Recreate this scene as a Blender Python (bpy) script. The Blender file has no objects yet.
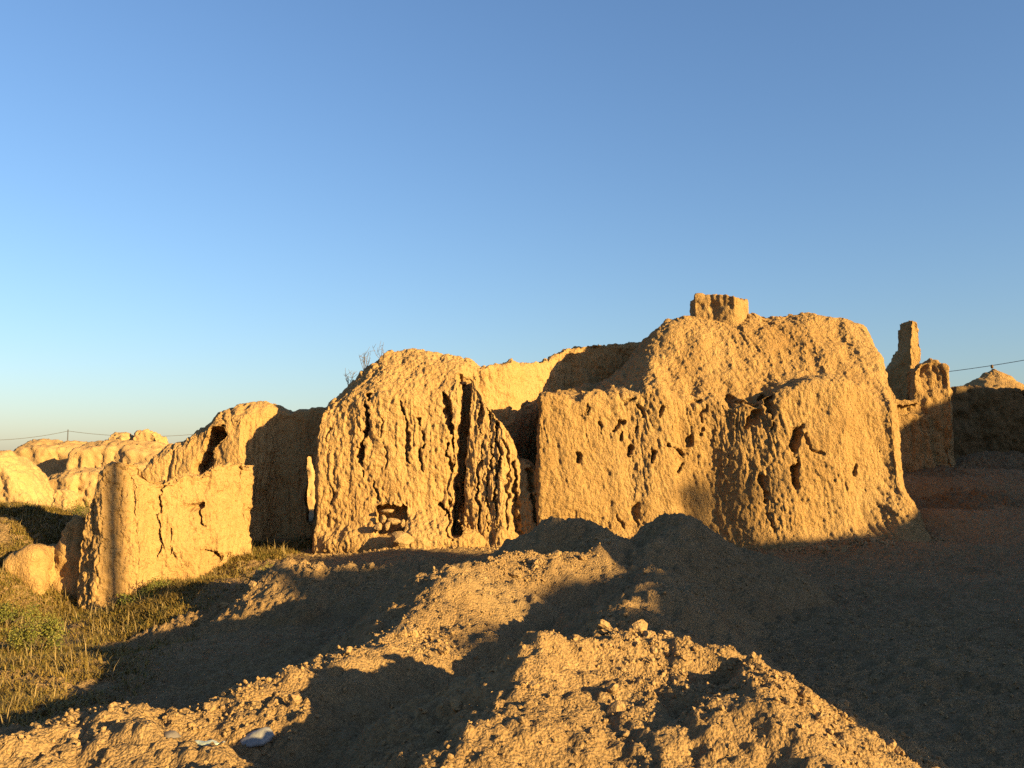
import bpy, math, random
import numpy as np
from mathutils import Vector, Matrix

random.seed(7)
RNG = np.random.default_rng(11)
scene = bpy.context.scene
COL = scene.collection

# ------------------------------------------------------------------ camera
W, Hh = 1024, 768
F = 920.0
HORIZON = 468.0
CAM = np.array([0.0, 0.0, 1.75])
PITCH = math.atan((HORIZON - 384.0) / F)
CP, SP = math.cos(PITCH), math.sin(PITCH)


def P(px, py, Y):
    """world point seen at pixel (px,py) at distance Y along the view"""
    a, b = (px - 512.0), (384.0 - py)
    d = np.array([a, F * CP - b * SP, F * SP + b * CP])
    return CAM + d * (Y / d[1])


cam_d = bpy.data.cameras.new("camera")
cam_d.sensor_width = 36.0
cam_d.lens = 36.0 * F / W
cam_d.clip_start = 0.05
cam_d.clip_end = 20000
cam = bpy.data.objects.new("camera", cam_d)
COL.objects.link(cam)
cam.location = CAM
cam.rotation_euler = (math.pi / 2 + PITCH, 0, 0)
scene.camera = cam

# ------------------------------------------------------------------ sun / sky
SUN_AZ = math.radians(55.0)      # to the right of straight behind the viewer
SUN_EL = math.radians(13.0)
SH = np.array([math.sin(SUN_AZ), -math.cos(SUN_AZ)])     # horizontal direction towards the sun
SPERP = np.array([math.cos(SUN_AZ), math.sin(SUN_AZ)])
SUN_DIR = Vector((SH[0] * math.cos(SUN_EL), SH[1] * math.cos(SUN_EL), math.sin(SUN_EL)))

world = bpy.data.worlds.new("World")
scene.world = world
world.use_nodes = True
wn = world.node_tree
bg = wn.nodes["Background"]
sky = wn.nodes.new("ShaderNodeTexSky")
sky.sky_type = 'NISHITA'
sky.sun_disc = False
sky.sun_elevation = SUN_EL
sky.sun_rotation = math.atan2(SUN_DIR.x, SUN_DIR.y)
sky.altitude = 300
sky.air_density = 1.3
sky.dust_density = 1.1
sky.ozone_density = 5.0
wb = wn.nodes.new("ShaderNodeMix"); wb.data_type = 'RGBA'; wb.blend_type = 'MULTIPLY'; wb.inputs[0].default_value = 1.0
wb.inputs[7].default_value = (1.13, 1.0, 1.0, 1)          # warm white balance of the evening haze
wn.links.new(sky.outputs[0], wb.inputs[6]); wn.links.new(wb.outputs[2], bg.inputs[0])
bg.inputs[1].default_value = 0.052

sun_d = bpy.data.lights.new("sun", 'SUN')
sun_d.energy = 4.5
sun_d.angle = math.radians(0.53)
sun_d.color = (1.0, 0.715, 0.285)
sun = bpy.data.objects.new("sun", sun_d)
COL.objects.link(sun)
sun.rotation_euler = SUN_DIR.to_track_quat('Z', 'Y').to_euler()

scene.view_settings.view_transform = 'Standard'
scene.view_settings.look = 'None'
scene.view_settings.gamma = 1.0
scene.view_settings.use_curve_mapping = False
scene.view_settings.exposure = 2.05
scene.cycles.max_bounces = 6
scene.cycles.use_denoising = False


# ------------------------------------------------------------------ noise
def _hash(ix, iy, iz, seed):
    h = (ix * np.uint32(374761393) + iy * np.uint32(668265263) + iz * np.uint32(2147483647 - 58) + np.uint32(seed * 974711 + 17)).astype(np.uint32)
    h = (h ^ (h >> np.uint32(13))) * np.uint32(1274126177)
    h = (h ^ (h >> np.uint32(16))) * np.uint32(2246822519)
    h = h ^ (h >> np.uint32(15))
    return (h & np.uint32(0xFFFFFF)).astype(np.float32) / np.float32(0xFFFFFF)


def vnoise(x, y, z=None, seed=0):
    """value noise in -1..1"""
    x = np.asarray(x, np.float32); y = np.asarray(y, np.float32)
    fx = np.floor(x); fy = np.floor(y)
    ix = fx.astype(np.int64).astype(np.uint32); iy = fy.astype(np.int64).astype(np.uint32)
    tx = x - fx; ty = y - fy
    tx = tx * tx * (3 - 2 * tx); ty = ty * ty * (3 - 2 * ty)
    one = np.uint32(1)
    if z is None:
        zz = np.uint32(0) * ix
        a = _hash(ix, iy, zz, seed); b = _hash(ix + one, iy, zz, seed)
        c = _hash(ix, iy + one, zz, seed); d = _hash(ix + one, iy + one, zz, seed)
        r = (a + (b - a) * tx); s = (c + (d - c) * tx)
        return (r + (s - r) * ty) * 2 - 1
    z = np.asarray(z, np.float32)
    fz = np.floor(z); iz = fz.astype(np.int64).astype(np.uint32); tz = z - fz
    tz = tz * tz * (3 - 2 * tz)
    out = []
    for k in (np.uint32(0), one):
        a = _hash(ix, iy, iz + k, seed); b = _hash(ix + one, iy, iz + k, seed)
        c = _hash(ix, iy + one, iz + k, seed); d = _hash(ix + one, iy + one, iz + k, seed)
        r = (a + (b - a) * tx); s = (c + (d - c) * tx)
        out.append(r + (s - r) * ty)
    return (out[0] + (out[1] - out[0]) * tz) * 2 - 1


def fbm2(x, y, f, octv, seed=0, gain=0.5):
    r = 0; a = 1.0
    c, s = math.cos(0.6), math.sin(0.6)
    for k in range(octv):
        r = r + a * vnoise(x * f, y * f, None, seed + k)
        x, y = c * x - s * y, s * x + c * y
        f *= 2.03; a *= gain
    return r


def fbm3(x, y, z, f, octv, seed=0, gain=0.5):
    r = 0; a = 1.0
    c, s = math.cos(0.6), math.sin(0.6)
    for k in range(octv):
        r = r + a * vnoise(x * f, y * f, z * f, seed + k)
        x, y, z = c * x - s * y, s * x + c * y, z + 3.7
        f *= 2.03; a *= gain
    return r


def cells2(x, y, f, seed):
    """rounded clods: 1 at a cell's centre falling to 0 at its edge, times a random size"""
    x = x * f; y = y * f
    fx = np.floor(x); fy = np.floor(y)
    best = np.zeros_like(x)
    for i in (-1, 0, 1):
        for j in (-1, 0, 1):
            cx = (fx + i).astype(np.int64).astype(np.uint32); cy = (fy + j).astype(np.int64).astype(np.uint32)
            z0 = np.uint32(0) * cx
            ox = _hash(cx, cy, z0, seed); oy = _hash(cx, cy, z0, seed + 1); rr = _hash(cx, cy, z0, seed + 2)
            rad = 0.22 + 0.5 * rr * rr
            d2 = ((fx + i + ox - x) ** 2 + (fy + j + oy - y) ** 2) / (rad * rad)
            v = np.sqrt(np.clip(1 - d2, 0, None)) * rad * (rr > 0.25)
            best = np.maximum(best, v)
    return best


def sstep(a, b, x):
    t = np.clip((x - a) / (b - a), 0, 1)
    return t * t * (3 - 2 * t)


# ------------------------------------------------------------------ objects
def tag(o, label=None, cat=None, group=None, kind=None):
    if label: o["label"] = label
    if cat: o["category"] = cat
    if group: o["group"] = group
    if kind or cat: o["kind"] = kind or "thing"
    return o


def mesh_obj(name, V, Q, mat, parent=None, smooth=True, T=None, loc=None):
    """V (n,3); Q (m,4) quads; T (k,3) triangles"""
    V = np.asarray(V, np.float32)
    if loc is not None:
        V = V - np.asarray(loc, np.float32)
    me = bpy.data.meshes.new(name)
    nq = 0 if Q is None else len(Q)
    nt = 0 if T is None else len(T)
    idx = []
    if nq: idx.append(np.asarray(Q, np.int32).ravel())
    if nt: idx.append(np.asarray(T, np.int32).ravel())
    idx = np.concatenate(idx)
    me.vertices.add(len(V)); me.vertices.foreach_set("co", V.ravel())
    me.loops.add(len(idx)); me.loops.foreach_set("vertex_index", idx)
    me.polygons.add(nq + nt)
    st = np.concatenate([np.arange(nq) * 4, nq * 4 + np.arange(nt) * 3]).astype(np.int32)
    me.polygons.foreach_set("loop_start", st)
    me.polygons.foreach_set("use_smooth", np.full(nq + nt, smooth, bool))
    me.update(calc_edges=True)
    me.validate()
    if mat: me.materials.append(mat)
    o = bpy.data.objects.new(name, me)
    COL.objects.link(o)
    if loc is not None: o.location = [float(c) for c in loc]
    if parent is not None: o.parent = parent
    return o


def surface_nets(Fd, org, h):
    nx, ny, nz = Fd.shape
    S = Fd < 0
    C = np.zeros((nx - 1, ny - 1, nz - 1), np.uint8)
    for i in (0, 1):
        for j in (0, 1):
            for k in (0, 1):
                C += S[i:nx - 1 + i, j:ny - 1 + j, k:nz - 1 + k]
    act = (C > 0) & (C < 8)
    I, J, K = np.nonzero(act)
    n = len(I)
    vid = np.full(C.shape, -1, np.int32)
    vid[I, J, K] = np.arange(n)
    g = {}
    for i in (0, 1):
        for j in (0, 1):
            for k in (0, 1):
                g[i, j, k] = Fd[I + i, J + j, K + k]
    acc = np.zeros((n, 3), np.float32); cnt = np.zeros(n, np.float32)
    E = []
    for a in (0, 1):
        for b in (0, 1):
            E += [((0, a, b), (1, a, b)), ((a, 0, b), (a, 1, b)), ((a, b, 0), (a, b, 1))]
    for p, q in E:
        fa, fb = g[p], g[q]
        m = (fa < 0) != (fb < 0)
        t = np.where(m, fa / np.where(m, fa - fb, 1), 0)
        pt = np.array(p, np.float32)[None] + t[:, None] * (np.array(q, np.float32) - np.array(p, np.float32))[None]
        acc += pt * m[:, None]; cnt += m
    V = acc / cnt[:, None] + np.stack([I, J, K], 1)
    V = V * h + np.asarray(org, np.float32)[None]
    quads = []
    A = S[:-1, 1:-1, 1:-1] != S[1:, 1:-1, 1:-1]
    i, j, k = np.nonzero(A); j += 1; k += 1
    q = np.stack([vid[i, j - 1, k - 1], vid[i, j, k - 1], vid[i, j, k], vid[i, j - 1, k]], 1)
    fl = S[i, j, k]; q[~fl] = q[~fl][:, ::-1]; quads.append(q)
    A = S[1:-1, :-1, 1:-1] != S[1:-1, 1:, 1:-1]
    i, j, k = np.nonzero(A); i += 1; k += 1
    q = np.stack([vid[i - 1, j, k - 1], vid[i - 1, j, k], vid[i, j, k], vid[i, j, k - 1]], 1)
    fl = S[i, j, k]; q[~fl] = q[~fl][:, ::-1]; quads.append(q)
    A = S[1:-1, 1:-1, :-1] != S[1:-1, 1:-1, 1:]
    i, j, k = np.nonzero(A); i += 1; j += 1
    q = np.stack([vid[i - 1, j - 1, k], vid[i, j - 1, k], vid[i, j, k], vid[i - 1, j, k]], 1)
    fl = S[i, j, k]; q[~fl] = q[~fl][:, ::-1]; quads.append(q)
    Q = np.concatenate(quads)
    Q = Q[(Q >= 0).all(1)]
    return V, Q


def vnormals(V, Q):
    a = V[Q[:, 2]] - V[Q[:, 0]]; b = V[Q[:, 3]] - V[Q[:, 1]]
    n = np.cross(a, b)
    N = np.zeros_like(V)
    for k in range(4):
        for c in range(3):
            N[:, c] += np.bincount(Q[:, k], n[:, c], minlength=len(V)).astype(np.float32)
    return N / (np.linalg.norm(N, axis=1, keepdims=True) + 1e-9)


def poly_sdf(X, Y, pts):
    d = np.full(X.shape, 1e9, np.float32); s = np.ones(X.shape, np.float32)
    n = len(pts)
    for i in range(n):
        ax, ay = pts[i]; bx, by = pts[(i + n - 1) % n]
        ex, ey = bx - ax, by - ay
        wx, wy = X - ax, Y - ay
        t = np.clip((wx * ex + wy * ey) / (ex * ex + ey * ey), 0, 1)
        d = np.minimum(d, (wx - ex * t) ** 2 + (wy - ey * t) ** 2)
        c1 = Y >= ay; c2 = Y < by; c3 = ex * wy > ey * wx
        fl = (c1 & c2 & c3) | (~c1 & ~c2 & ~c3)
        s[fl] *= -1
    return s * np.sqrt(d)


def line_dist(X, Y, pts):
    d = np.full(np.broadcast(X, Y).shape, 1e9, np.float32)
    for (ax, ay), (bx, by) in zip(pts[:-1], pts[1:]):
        ex, ey = bx - ax, by - ay
        t = np.clip(((X - ax) * ex + (Y - ay) * ey) / (ex * ex + ey * ey + 1e-9), 0, 1)
        d = np.minimum(d, (X - ax - ex * t) ** 2 + (Y - ay - ey * t) ** 2)
    return np.sqrt(d)


def smax(a, b, k):
    h = np.clip(0.5 + 0.5 * (a - b) / k, 0, 1)
    return b + (a - b) * h + k * h * (1 - h)


def smin(a, b, k):
    return -smax(-a, -b, k)


def subdivide(V, Q):
    n = len(V)
    E = np.concatenate([np.stack([Q[:, k], Q[:, (k + 1) % 4]], 1) for k in range(4)])
    E = np.sort(E, 1).astype(np.int64)
    key = E[:, 0] * n + E[:, 1]
    u, inv = np.unique(key, return_inverse=True)
    a, b = u // n, u % n
    VE = (V[a] + V[b]) * 0.5
    VF = V[Q].mean(1)
    m = len(Q)
    e = [n + inv[k * m:(k + 1) * m] for k in range(4)]
    f = n + len(u) + np.arange(m)
    out = np.concatenate([np.stack([Q[:, k], e[k], f, e[(k + 3) % 4]], 1) for k in range(4)])
    return np.concatenate([V, VE, VF]).astype(np.float32), out


class Solid:
    """signed-distance builder on a regular grid, in world metres"""

    def __init__(self, lo, hi, h):
        self.lo = np.array(lo, np.float32); self.h = h
        n = [int(math.ceil((hi[i] - lo[i]) / h)) + 1 for i in range(3)]
        self.ax = [(self.lo[i] + h * np.arange(n[i])).astype(np.float32) for i in range(3)]
        self.x = self.ax[0][:, None, None]; self.y = self.ax[1][None, :, None]; self.z = self.ax[2][None, None, :]
        self.X2, self.Y2 = np.meshgrid(self.ax[0], self.ax[1], indexing='ij')
        self.F = np.full(n, 5.0, np.float32)
        self.grooves = []

    def prism(self, foot, top, batter=0.06, k=0.25, blend=0.12, warp=0.15, bottom=None, seed=3, rag=0.045):
        wx = warp * fbm2(self.X2, self.Y2, 0.7, 3, seed); wy = warp * fbm2(self.X2, self.Y2, 0.7, 3, seed + 9)
        d = poly_sdf(self.X2 + wx, self.Y2 + wy, foot)
        H = top(self.X2, self.Y2).astype(np.float32) if callable(top) else np.full(d.shape, top, np.float32)
        H = H + (rag * fbm2(self.X2, self.Y2, 2.2, 4, seed + 31, 0.6)).astype(np.float32)
        f = smax(self.z - H[:, :, None], d[:, :, None] - batter * np.clip(H[:, :, None] - self.z, 0, 9), k)
        if bottom is not None:
            f = np.maximum(f, bottom - self.z)
        self.F = smin(self.F, f.astype(np.float32), blend)
        return self

    def ball(self, c, r, blend=0.1, cut=False):
        q = np.sqrt(((self.x - c[0]) / r[0]) ** 2 + ((self.y - c[1]) / r[1]) ** 2 + ((self.z - c[2]) / r[2]) ** 2)
        f = (q - 1) * min(r)
        self.F = smax(self.F, -f, blend) if cut else smin(self.F, f, blend)
        return self

    def crack(self, pts, w, y0, y1, blend=0.04, rag=0.05):
        """cut along a line drawn on the wall's face, (x,z) points, between depths y0 and y1"""
        X = self.ax[0][:, None] + 0 * self.ax[2][None, :]; Z = self.ax[2][None, :] + 0 * self.ax[0][:, None]
        d = line_dist(X + rag * fbm2(X, Z, 3.5, 3, 5), Z, pts) - w * (1 + 0.45 * fbm2(X, Z * 0.7, 4.0, 2, 9))
        f = np.maximum(d[:, None, :], np.maximum(y0 - self.y, self.y - y1))
        self.F = smax(self.F, -f.astype(np.float32), blend)
        return self

    def slot(self, pts, w, y0, y1):
        """a slanting slit right through the wall, drawn as pixels of the view"""
        yy = self.y - CAM[1]; zz = self.z - CAM[2]
        dep = yy * CP + zz * SP
        px = 512 + F * (self.x - CAM[0]) / dep; py = 384 - F * (zz * CP - yy * SP) / dep + 0 * self.x
        d = (line_dist(px, py, pts) - w * (1 + .3 * vnoise(py * .12, px * .02))) * (22.0 / F)
        f = np.maximum(d, np.maximum(y0 - self.y, self.y - y1))
        self.F = smax(self.F, -f.astype(np.float32), 0.03)
        return self

    def groove(self, pts, w, depth):
        """a thin crack pressed into the front face: (x,z) points, half width, depth"""
        self.grooves.append((pts, w, depth))
        return self

    def box_cut(self, lo, hi, r=0.05):
        f = np.maximum(np.maximum(np.maximum(lo[0] - self.x, self.x - hi[0]), np.maximum(lo[1] - self.y, self.y - hi[1])),
                       np.maximum(lo[2] - self.z, self.z - hi[2]))
        self.F = smax(self.F, -f, r)
        return self

    def build(self, name, mat, parent=None, flute=0.10, lumps=0.10, pits=0.03, fine=0.014, seed=0, streak=0.04, fscale=1.0, sub=False, lean=0.0, big=1.0):
        Fb = self.F
        Fb[:, :, 0] = 1; Fb[0] = 1; Fb[-1] = 1; Fb[:, 0] = 1; Fb[:, -1] = 1; Fb[:, :, -1] = 1
        V, Q = surface_nets(Fb, self.lo, self.h)
        if sub:
            V, Q = subdivide(V, Q)
        N = vnormals(V, Q)
        V = erode(V, Q, flute, lumps, pits, fine, seed, streak, fscale, lean, big)
        if self.grooves:
            x, z = V[:, 0], V[:, 2]
            wx = x + 0.07 * fbm2(x, z, 2.5, 3, seed + 80) + 0.035 * fbm2(x, z, 11.0, 2, seed + 83)
            wz = z + 0.05 * fbm2(x, z, 3.0, 2, seed + 86)
            wm = 0.7 + 0.75 * fbm2(x, z, 4.0, 3, seed + 88)
            push = np.zeros(len(V))
            front = sstep(0.0, 0.35, -N[:, 1])
            for pts, w, dep in self.grooves:
                d = line_dist(wx, wz, pts if len(pts) > 1 else [pts[0], (pts[0][0] + .01, pts[0][1])])
                push = np.maximum(push, dep * np.clip(1.0 - d / (1.5 * w * np.clip(wm, .1, 1.5)), 0, 1) ** 0.7)
            V[:, 1] += push * front
        return mesh_obj(name, V, Q, mat, parent)


def erode(V, Q, flute, lumps, pits, fine, seed, streak=0.04, fscale=1.0, lean=0.0, big=1.0):
    N = vnormals(V, Q)
    x, y, z = V[:, 0], V[:, 1], V[:, 2]
    vert = np.clip(1.25 - np.abs(N[:, 2]) * 1.3, 0, 1)
    d = lumps * fbm3(x, y, z * 0.8, 0.75, 3, seed)
    # rain flutes running down the faces
    wx = 0.15 * fbm3(x, y, z * 0.35, 1.3, 2, seed + 20) + 0.035 * fbm3(x, y, z, 3.5, 2, seed + 23) + lean * z; wy = 0.12 * fbm3(x, y, z * 0.35, 1.3, 2, seed + 25)
    X, Y = (x + wx) * fscale, (y + wy) * fscale
    a = vnoise(X * 1.9, Y * 1.9, z * 0.30, seed + 30)
    b = vnoise(X * 4.3, Y * 4.3, z * 0.55, seed + 31)
    c = vnoise(X * 8.7, Y * 8.7, z * 1.2, seed + 32)
    e = vnoise(X * 17.0, Y * 17.0, z * 2.6, seed + 33)
    m1 = sstep(-0.25, 0.45, fbm3(x, y, z * 0.7, 0.9, 2, seed + 40)); m2 = sstep(-0.2, 0.35, fbm3(x, y, z * 0.8, 1.5, 3, seed + 43))
    g = big * (1 - np.abs(a)) ** 5 * (0.15 + 1.0 * m1) + (0.4 + 0.6 * big) * (1 - np.abs(b)) ** 4 * 0.75 * (0.1 + 1.2 * m2) + (1 - np.abs(c)) ** 3 * 0.50 * (0.3 + m1) + (1 - np.abs(e)) ** 2 * 0.34 * (0.4 + m2)
    d = d - flute * g * vert
    # runnels on the slopes
    top = np.clip(np.abs(N[:, 2]) * 1.6 - 0.2, 0, 1)
    s1 = vnoise(x * 6.5 + 3.0 * z, y * 1.1 - x * 0.4, z * 0.8, seed + 50)
    s2 = vnoise(x * 13 + 4 * z, y * 2.2, z * 3.0, seed + 51)
    smooth = 0.25 + 0.75 * sstep(-0.35, 0.35, fbm3(x, y, z, 0.9, 2, seed + 55))
    d = d - streak * smooth * (0.25 + top) * ((1 - np.abs(s1)) ** 3 + 0.3 * (1 - np.abs(s2)) ** 2)
    # ragged hollows and crumbs
    px_ = x + 0.08 * vnoise(x * 5, y * 5, z * 5, seed + 58)
    p = fbm3(px_, y, z * 0.62, 2.6, 3, seed + 60, 0.62)
    d = d - pits * 2.0 * sstep(0.45, 1.1, p) + pits * 0.9 * fbm3(x, y, z * 0.7, 6.0, 3, seed + 64, 0.6)
    d = d + fine * fbm3(x, y, z * 0.8, 15.0, 2, seed + 70, 0.6)
    return V + N * d[:, None].astype(np.float32)


# ------------------------------------------------------------------ materials
def nodes(mat):
    mat.use_nodes = True
    return mat.node_tree, mat.node_tree.nodes, mat.node_tree.links


def mud(name, c1, c2, c3, bump=0.5, scale=1.0, speck=0.25, rough=0.95, vert=True, grain=1.0):
    m = bpy.data.materials.new(name)
    t, n, l = nodes(m)
    bs = n["Principled BSDF"]
    bs.inputs["Roughness"].default_value = rough
    bs.inputs["Specular IOR Level"].default_value = 0.15
    c1, c2, c3 = ([k * 1.13 for k in c] for c in (c1, c2, c3))
    geo = n.new("ShaderNodeNewGeometry")
    mp = n.new("ShaderNodeMapping")
    mp.inputs["Scale"].default_value = (scale, scale, scale * (0.45 if vert else 1.0))
    l.new(geo.outputs["Position"], mp.inputs["Vector"])
    n1 = n.new("ShaderNodeTexNoise"); n1.inputs["Scale"].default_value = 0.9; n1.inputs["Detail"].default_value = 5
    n2 = n.new("ShaderNodeTexNoise"); n2.inputs["Scale"].default_value = 9.0; n2.inputs["Detail"].default_value = 6; n2.inputs["Roughness"].default_value = 0.65
    n3 = n.new("ShaderNodeTexNoise"); n3.inputs["Scale"].default_value = 45.0; n3.inputs["Detail"].default_value = 4; n3.inputs["Roughness"].default_value = 0.7
    for q in (n1, n2): l.new(mp.outputs[0], q.inputs["Vector"])
    l.new(geo.outputs["Position"], n3.inputs["Vector"])
    r1 = n.new("ShaderNodeValToRGB")
    r1.color_ramp.elements[0].position = 0.32; r1.color_ramp.elements[0].color = (*c1, 1)
    r1.color_ramp.elements[1].position = 0.68; r1.color_ramp.elements[1].color = (*c2, 1)
    l.new(n1.outputs["Fac"], r1.inputs[0])
    r2 = n.new("ShaderNodeMapRange"); r2.inputs[1].default_value = 0.35; r2.inputs[2].default_value = 0.75
    r2.inputs[3].default_value = 0.0; r2.inputs[4].default_value = 0.75
    l.new(n2.outputs["Fac"], r2.inputs[0])
    mx = n.new("ShaderNodeMix"); mx.data_type = 'RGBA'
    l.new(r2.outputs[0], mx.inputs[0]); l.new(r1.outputs[0], mx.inputs[6]); mx.inputs[7].default_value = (*c3, 1)
    r3 = n.new("ShaderNodeMapRange"); r3.inputs[1].default_value = 0.3; r3.inputs[2].default_value = 0.7
    r3.inputs[3].default_value = 1 - speck; r3.inputs[4].default_value = 1 + speck
    l.new(n3.outputs["Fac"], r3.inputs[0])
    mul = n.new("ShaderNodeMix"); mul.data_type = 'RGBA'; mul.blend_type = 'MULTIPLY'; mul.inputs[0].default_value = 1.0
    l.new(mx.outputs[2], mul.inputs[6]); l.new(r3.outputs[0], mul.inputs[7])
    # broad pale salt-grey and brown patches
    n4 = n.new("ShaderNodeTexNoise"); n4.inputs["Scale"].default_value = 0.55; n4.inputs["Detail"].default_value = 7; n4.inputs["Roughness"].default_value = 0.6
    l.new(geo.outputs["Position"], n4.inputs["Vector"])
    r4 = n.new("ShaderNodeMapRange"); r4.inputs[1].default_value = 0.50; r4.inputs[2].default_value = 0.72; r4.inputs[3].default_value = 0.0; r4.inputs[4].default_value = 0.45
    l.new(n4.outputs["Fac"], r4.inputs[0])
    r5 = n.new("ShaderNodeMapRange"); r5.inputs[1].default_value = 0.46; r5.inputs[2].default_value = 0.30; r5.inputs[3].default_value = 0.0; r5.inputs[4].default_value = 0.5
    l.new(n4.outputs["Fac"], r5.inputs[0])
    pa = n.new("ShaderNodeMix"); pa.data_type = 'RGBA'
    lum = (c1[0] + c1[1] + c1[2]) / 3
    pa.inputs[7].default_value = (lum * 1.78, lum * 1.20, lum * 0.58, 1)
    l.new(r4.outputs[0], pa.inputs[0]); l.new(mul.outputs[2], pa.inputs[6])
    pb = n.new("ShaderNodeMix"); pb.data_type = 'RGBA'
    pb.inputs[7].default_value = (c3[0] * 0.92, c3[1] * 0.86, c3[2] * 0.80, 1)
    l.new(r5.outputs[0], pb.inputs[0]); l.new(pa.outputs[2], pb.inputs[6])
    l.new(pb.outputs[2], bs.inputs["Base Color"])
    # bump: crumbs + grain
    vo = n.new("ShaderNodeTexVoronoi"); vo.inputs["Scale"].default_value = 22.0 * grain
    l.new(geo.outputs["Position"], vo.inputs["Vector"])
    ad = n.new("ShaderNodeMath"); ad.operation = 'MULTIPLY_ADD'; ad.inputs[1].default_value = 0.7
    l.new(n3.outputs["Fac"], ad.inputs[0]); l.new(n2.outputs["Fac"], ad.inputs[2])
    ad2 = n.new("ShaderNodeMath"); ad2.operation = 'MULTIPLY_ADD'; ad2.inputs[1].default_value = -0.45
    l.new(vo.outputs["Distance"], ad2.inputs[0]); l.new(ad.outputs[0], ad2.inputs[2])
    bp = n.new("ShaderNodeBump"); bp.inputs["Strength"].default_value = bump; bp.inputs["Distance"].default_value = 0.06
    l.new(ad2.outputs[0], bp.inputs["Height"])
    l.new(bp.outputs[0], bs.inputs["Normal"])
    return m


def plain(name, c, rough=0.8, spec=0.3, var=0.25, scale=20.0, bump=0.2, trans=0.0):
    m = bpy.data.materials.new(name)
    t, n, l = nodes(m)
    bs = n["Principled BSDF"]
    bs.inputs["Roughness"].default_value = rough
    bs.inputs["Specular IOR Level"].default_value = spec
    geo = n.new("ShaderNodeNewGeometry")
    nz = n.new("ShaderNodeTexNoise"); nz.inputs["Scale"].default_value = scale; nz.inputs["Detail"].default_value = 4
    l.new(geo.outputs["Position"], nz.inputs["Vector"])
    r = n.new("ShaderNodeValToRGB")
    r.color_ramp.elements[0].position = 0.3; r.color_ramp.elements[0].color = (*[max(0, k * (1 - var)) for k in c], 1)
    r.color_ramp.elements[1].position = 0.7; r.color_ramp.elements[1].color = (*[min(1, k * (1 + var)) for k in c], 1)
    l.new(nz.outputs["Fac"], r.inputs[0]); l.new(r.outputs[0], bs.inputs["Base Color"])
    if bump:
        bp = n.new("ShaderNodeBump"); bp.inputs["Strength"].default_value = bump; bp.inputs["Distance"].default_value = 0.02
        l.new(nz.outputs["Fac"], bp.inputs["Height"]); l.new(bp.outputs[0], bs.inputs["Normal"])
    return m


def leafy(name, c1, c2, c3):
    m = bpy.data.materials.new(name)
    t, n, l = nodes(m)
    bs = n["Principled BSDF"]
    bs.inputs["Roughness"].default_value = 0.7; bs.inputs["Specular IOR Level"].default_value = 0.2
    geo = n.new("ShaderNodeNewGeometry")
    nz = n.new("ShaderNodeTexNoise"); nz.inputs["Scale"].default_value = 1.3; nz.inputs["Detail"].default_value = 5
    l.new(geo.outputs["Position"], nz.inputs["Vector"])
    ad = n.new("ShaderNodeMath"); ad.operation = 'MULTIPLY_ADD'; ad.inputs[1].default_value = 0.5
    l.new(geo.outputs["Random Per Island"], ad.inputs[0]); l.new(nz.outputs["Fac"], ad.inputs[2])
    r = n.new("ShaderNodeValToRGB")
    e = r.color_ramp.elements
    e[0].position = 0.45; e[0].color = (*c1, 1); e[1].position = 1.0; e[1].color = (*c3, 1)
    k = e.new(0.72); k.color = (*c2, 1)
    l.new(ad.outputs[0], r.inputs[0]); l.new(r.outputs[0], bs.inputs["Base Color"])
    return m


M_WALL = mud("eroded_mud", (0.285, 0.172, 0.068), (0.345, 0.212, 0.088), (0.235, 0.138, 0.052), bump=0.8)
M_WALL_ROUGH = mud("pitted_mud", (0.270, 0.162, 0.064), (0.330, 0.202, 0.083), (0.205, 0.120, 0.045), bump=1.0)
M_FAR = mud("pale_mud", (0.30, 0.185, 0.08), (0.35, 0.225, 0.10), (0.25, 0.152, 0.062), bump=0.6, vert=False)
M_DARKWALL = mud("shade_darkened_mud", (0.13, 0.078, 0.031), (0.17, 0.103, 0.041), (0.09, 0.053, 0.021), bump=0.8)  # wall mud darkened to deepen the shade on the right-edge wall
M_SOIL = mud("loose_soil", (0.20, 0.124, 0.055), (0.25, 0.158, 0.072), (0.15, 0.092, 0.041), bump=0.7, vert=False, grain=2.6, speck=0.35)
M_GROUND = mud("trodden_earth", (0.205, 0.129, 0.058), (0.255, 0.162, 0.074), (0.150, 0.094, 0.042), bump=0.9, vert=False, grain=2.0, speck=0.4)
M_DEBRIS = mud("shade_darkened_debris", (0.150, 0.098, 0.047), (0.195, 0.128, 0.061), (0.105, 0.068, 0.032), bump=0.9, vert=False, grain=2.0, speck=0.4)  # ground colour darkened for the slope's shade, against bounced sunlight
M_CLOD = mud("dry_clod", (0.25, 0.157, 0.070), (0.31, 0.198, 0.092), (0.19, 0.117, 0.052), bump=0.7, vert=False, grain=2.0)
M_GRASS = leafy("dry_grass", (0.120, 0.080, 0.018), (0.180, 0.118, 0.030), (0.080, 0.070, 0.013))
M_LEAF = leafy("shrub_leaf", (0.045, 0.055, 0.010), (0.085, 0.092, 0.017), (0.135, 0.118, 0.026))
M_STRAW = leafy("straw", (0.17, 0.12, 0.05), (0.24, 0.17, 0.075), (0.12, 0.08, 0.035))
M_TWIG = plain("dry_twig", (0.10, 0.075, 0.05), bump=0)
M_WIRE = plain("cable_black", (0.06, 0.06, 0.065), bump=0)
M_POLE = plain("concrete_pole", (0.45, 0.43, 0.40))
M_WHITE = plain("pale_litter", (0.20, 0.19, 0.175), rough=0.45, spec=0.5, var=0.12, scale=30)
M_PLASTIC = plain("clear_plastic", (0.26, 0.29, 0.25), rough=0.2, spec=0.6, var=0.15, scale=40, bump=0.3)

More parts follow.
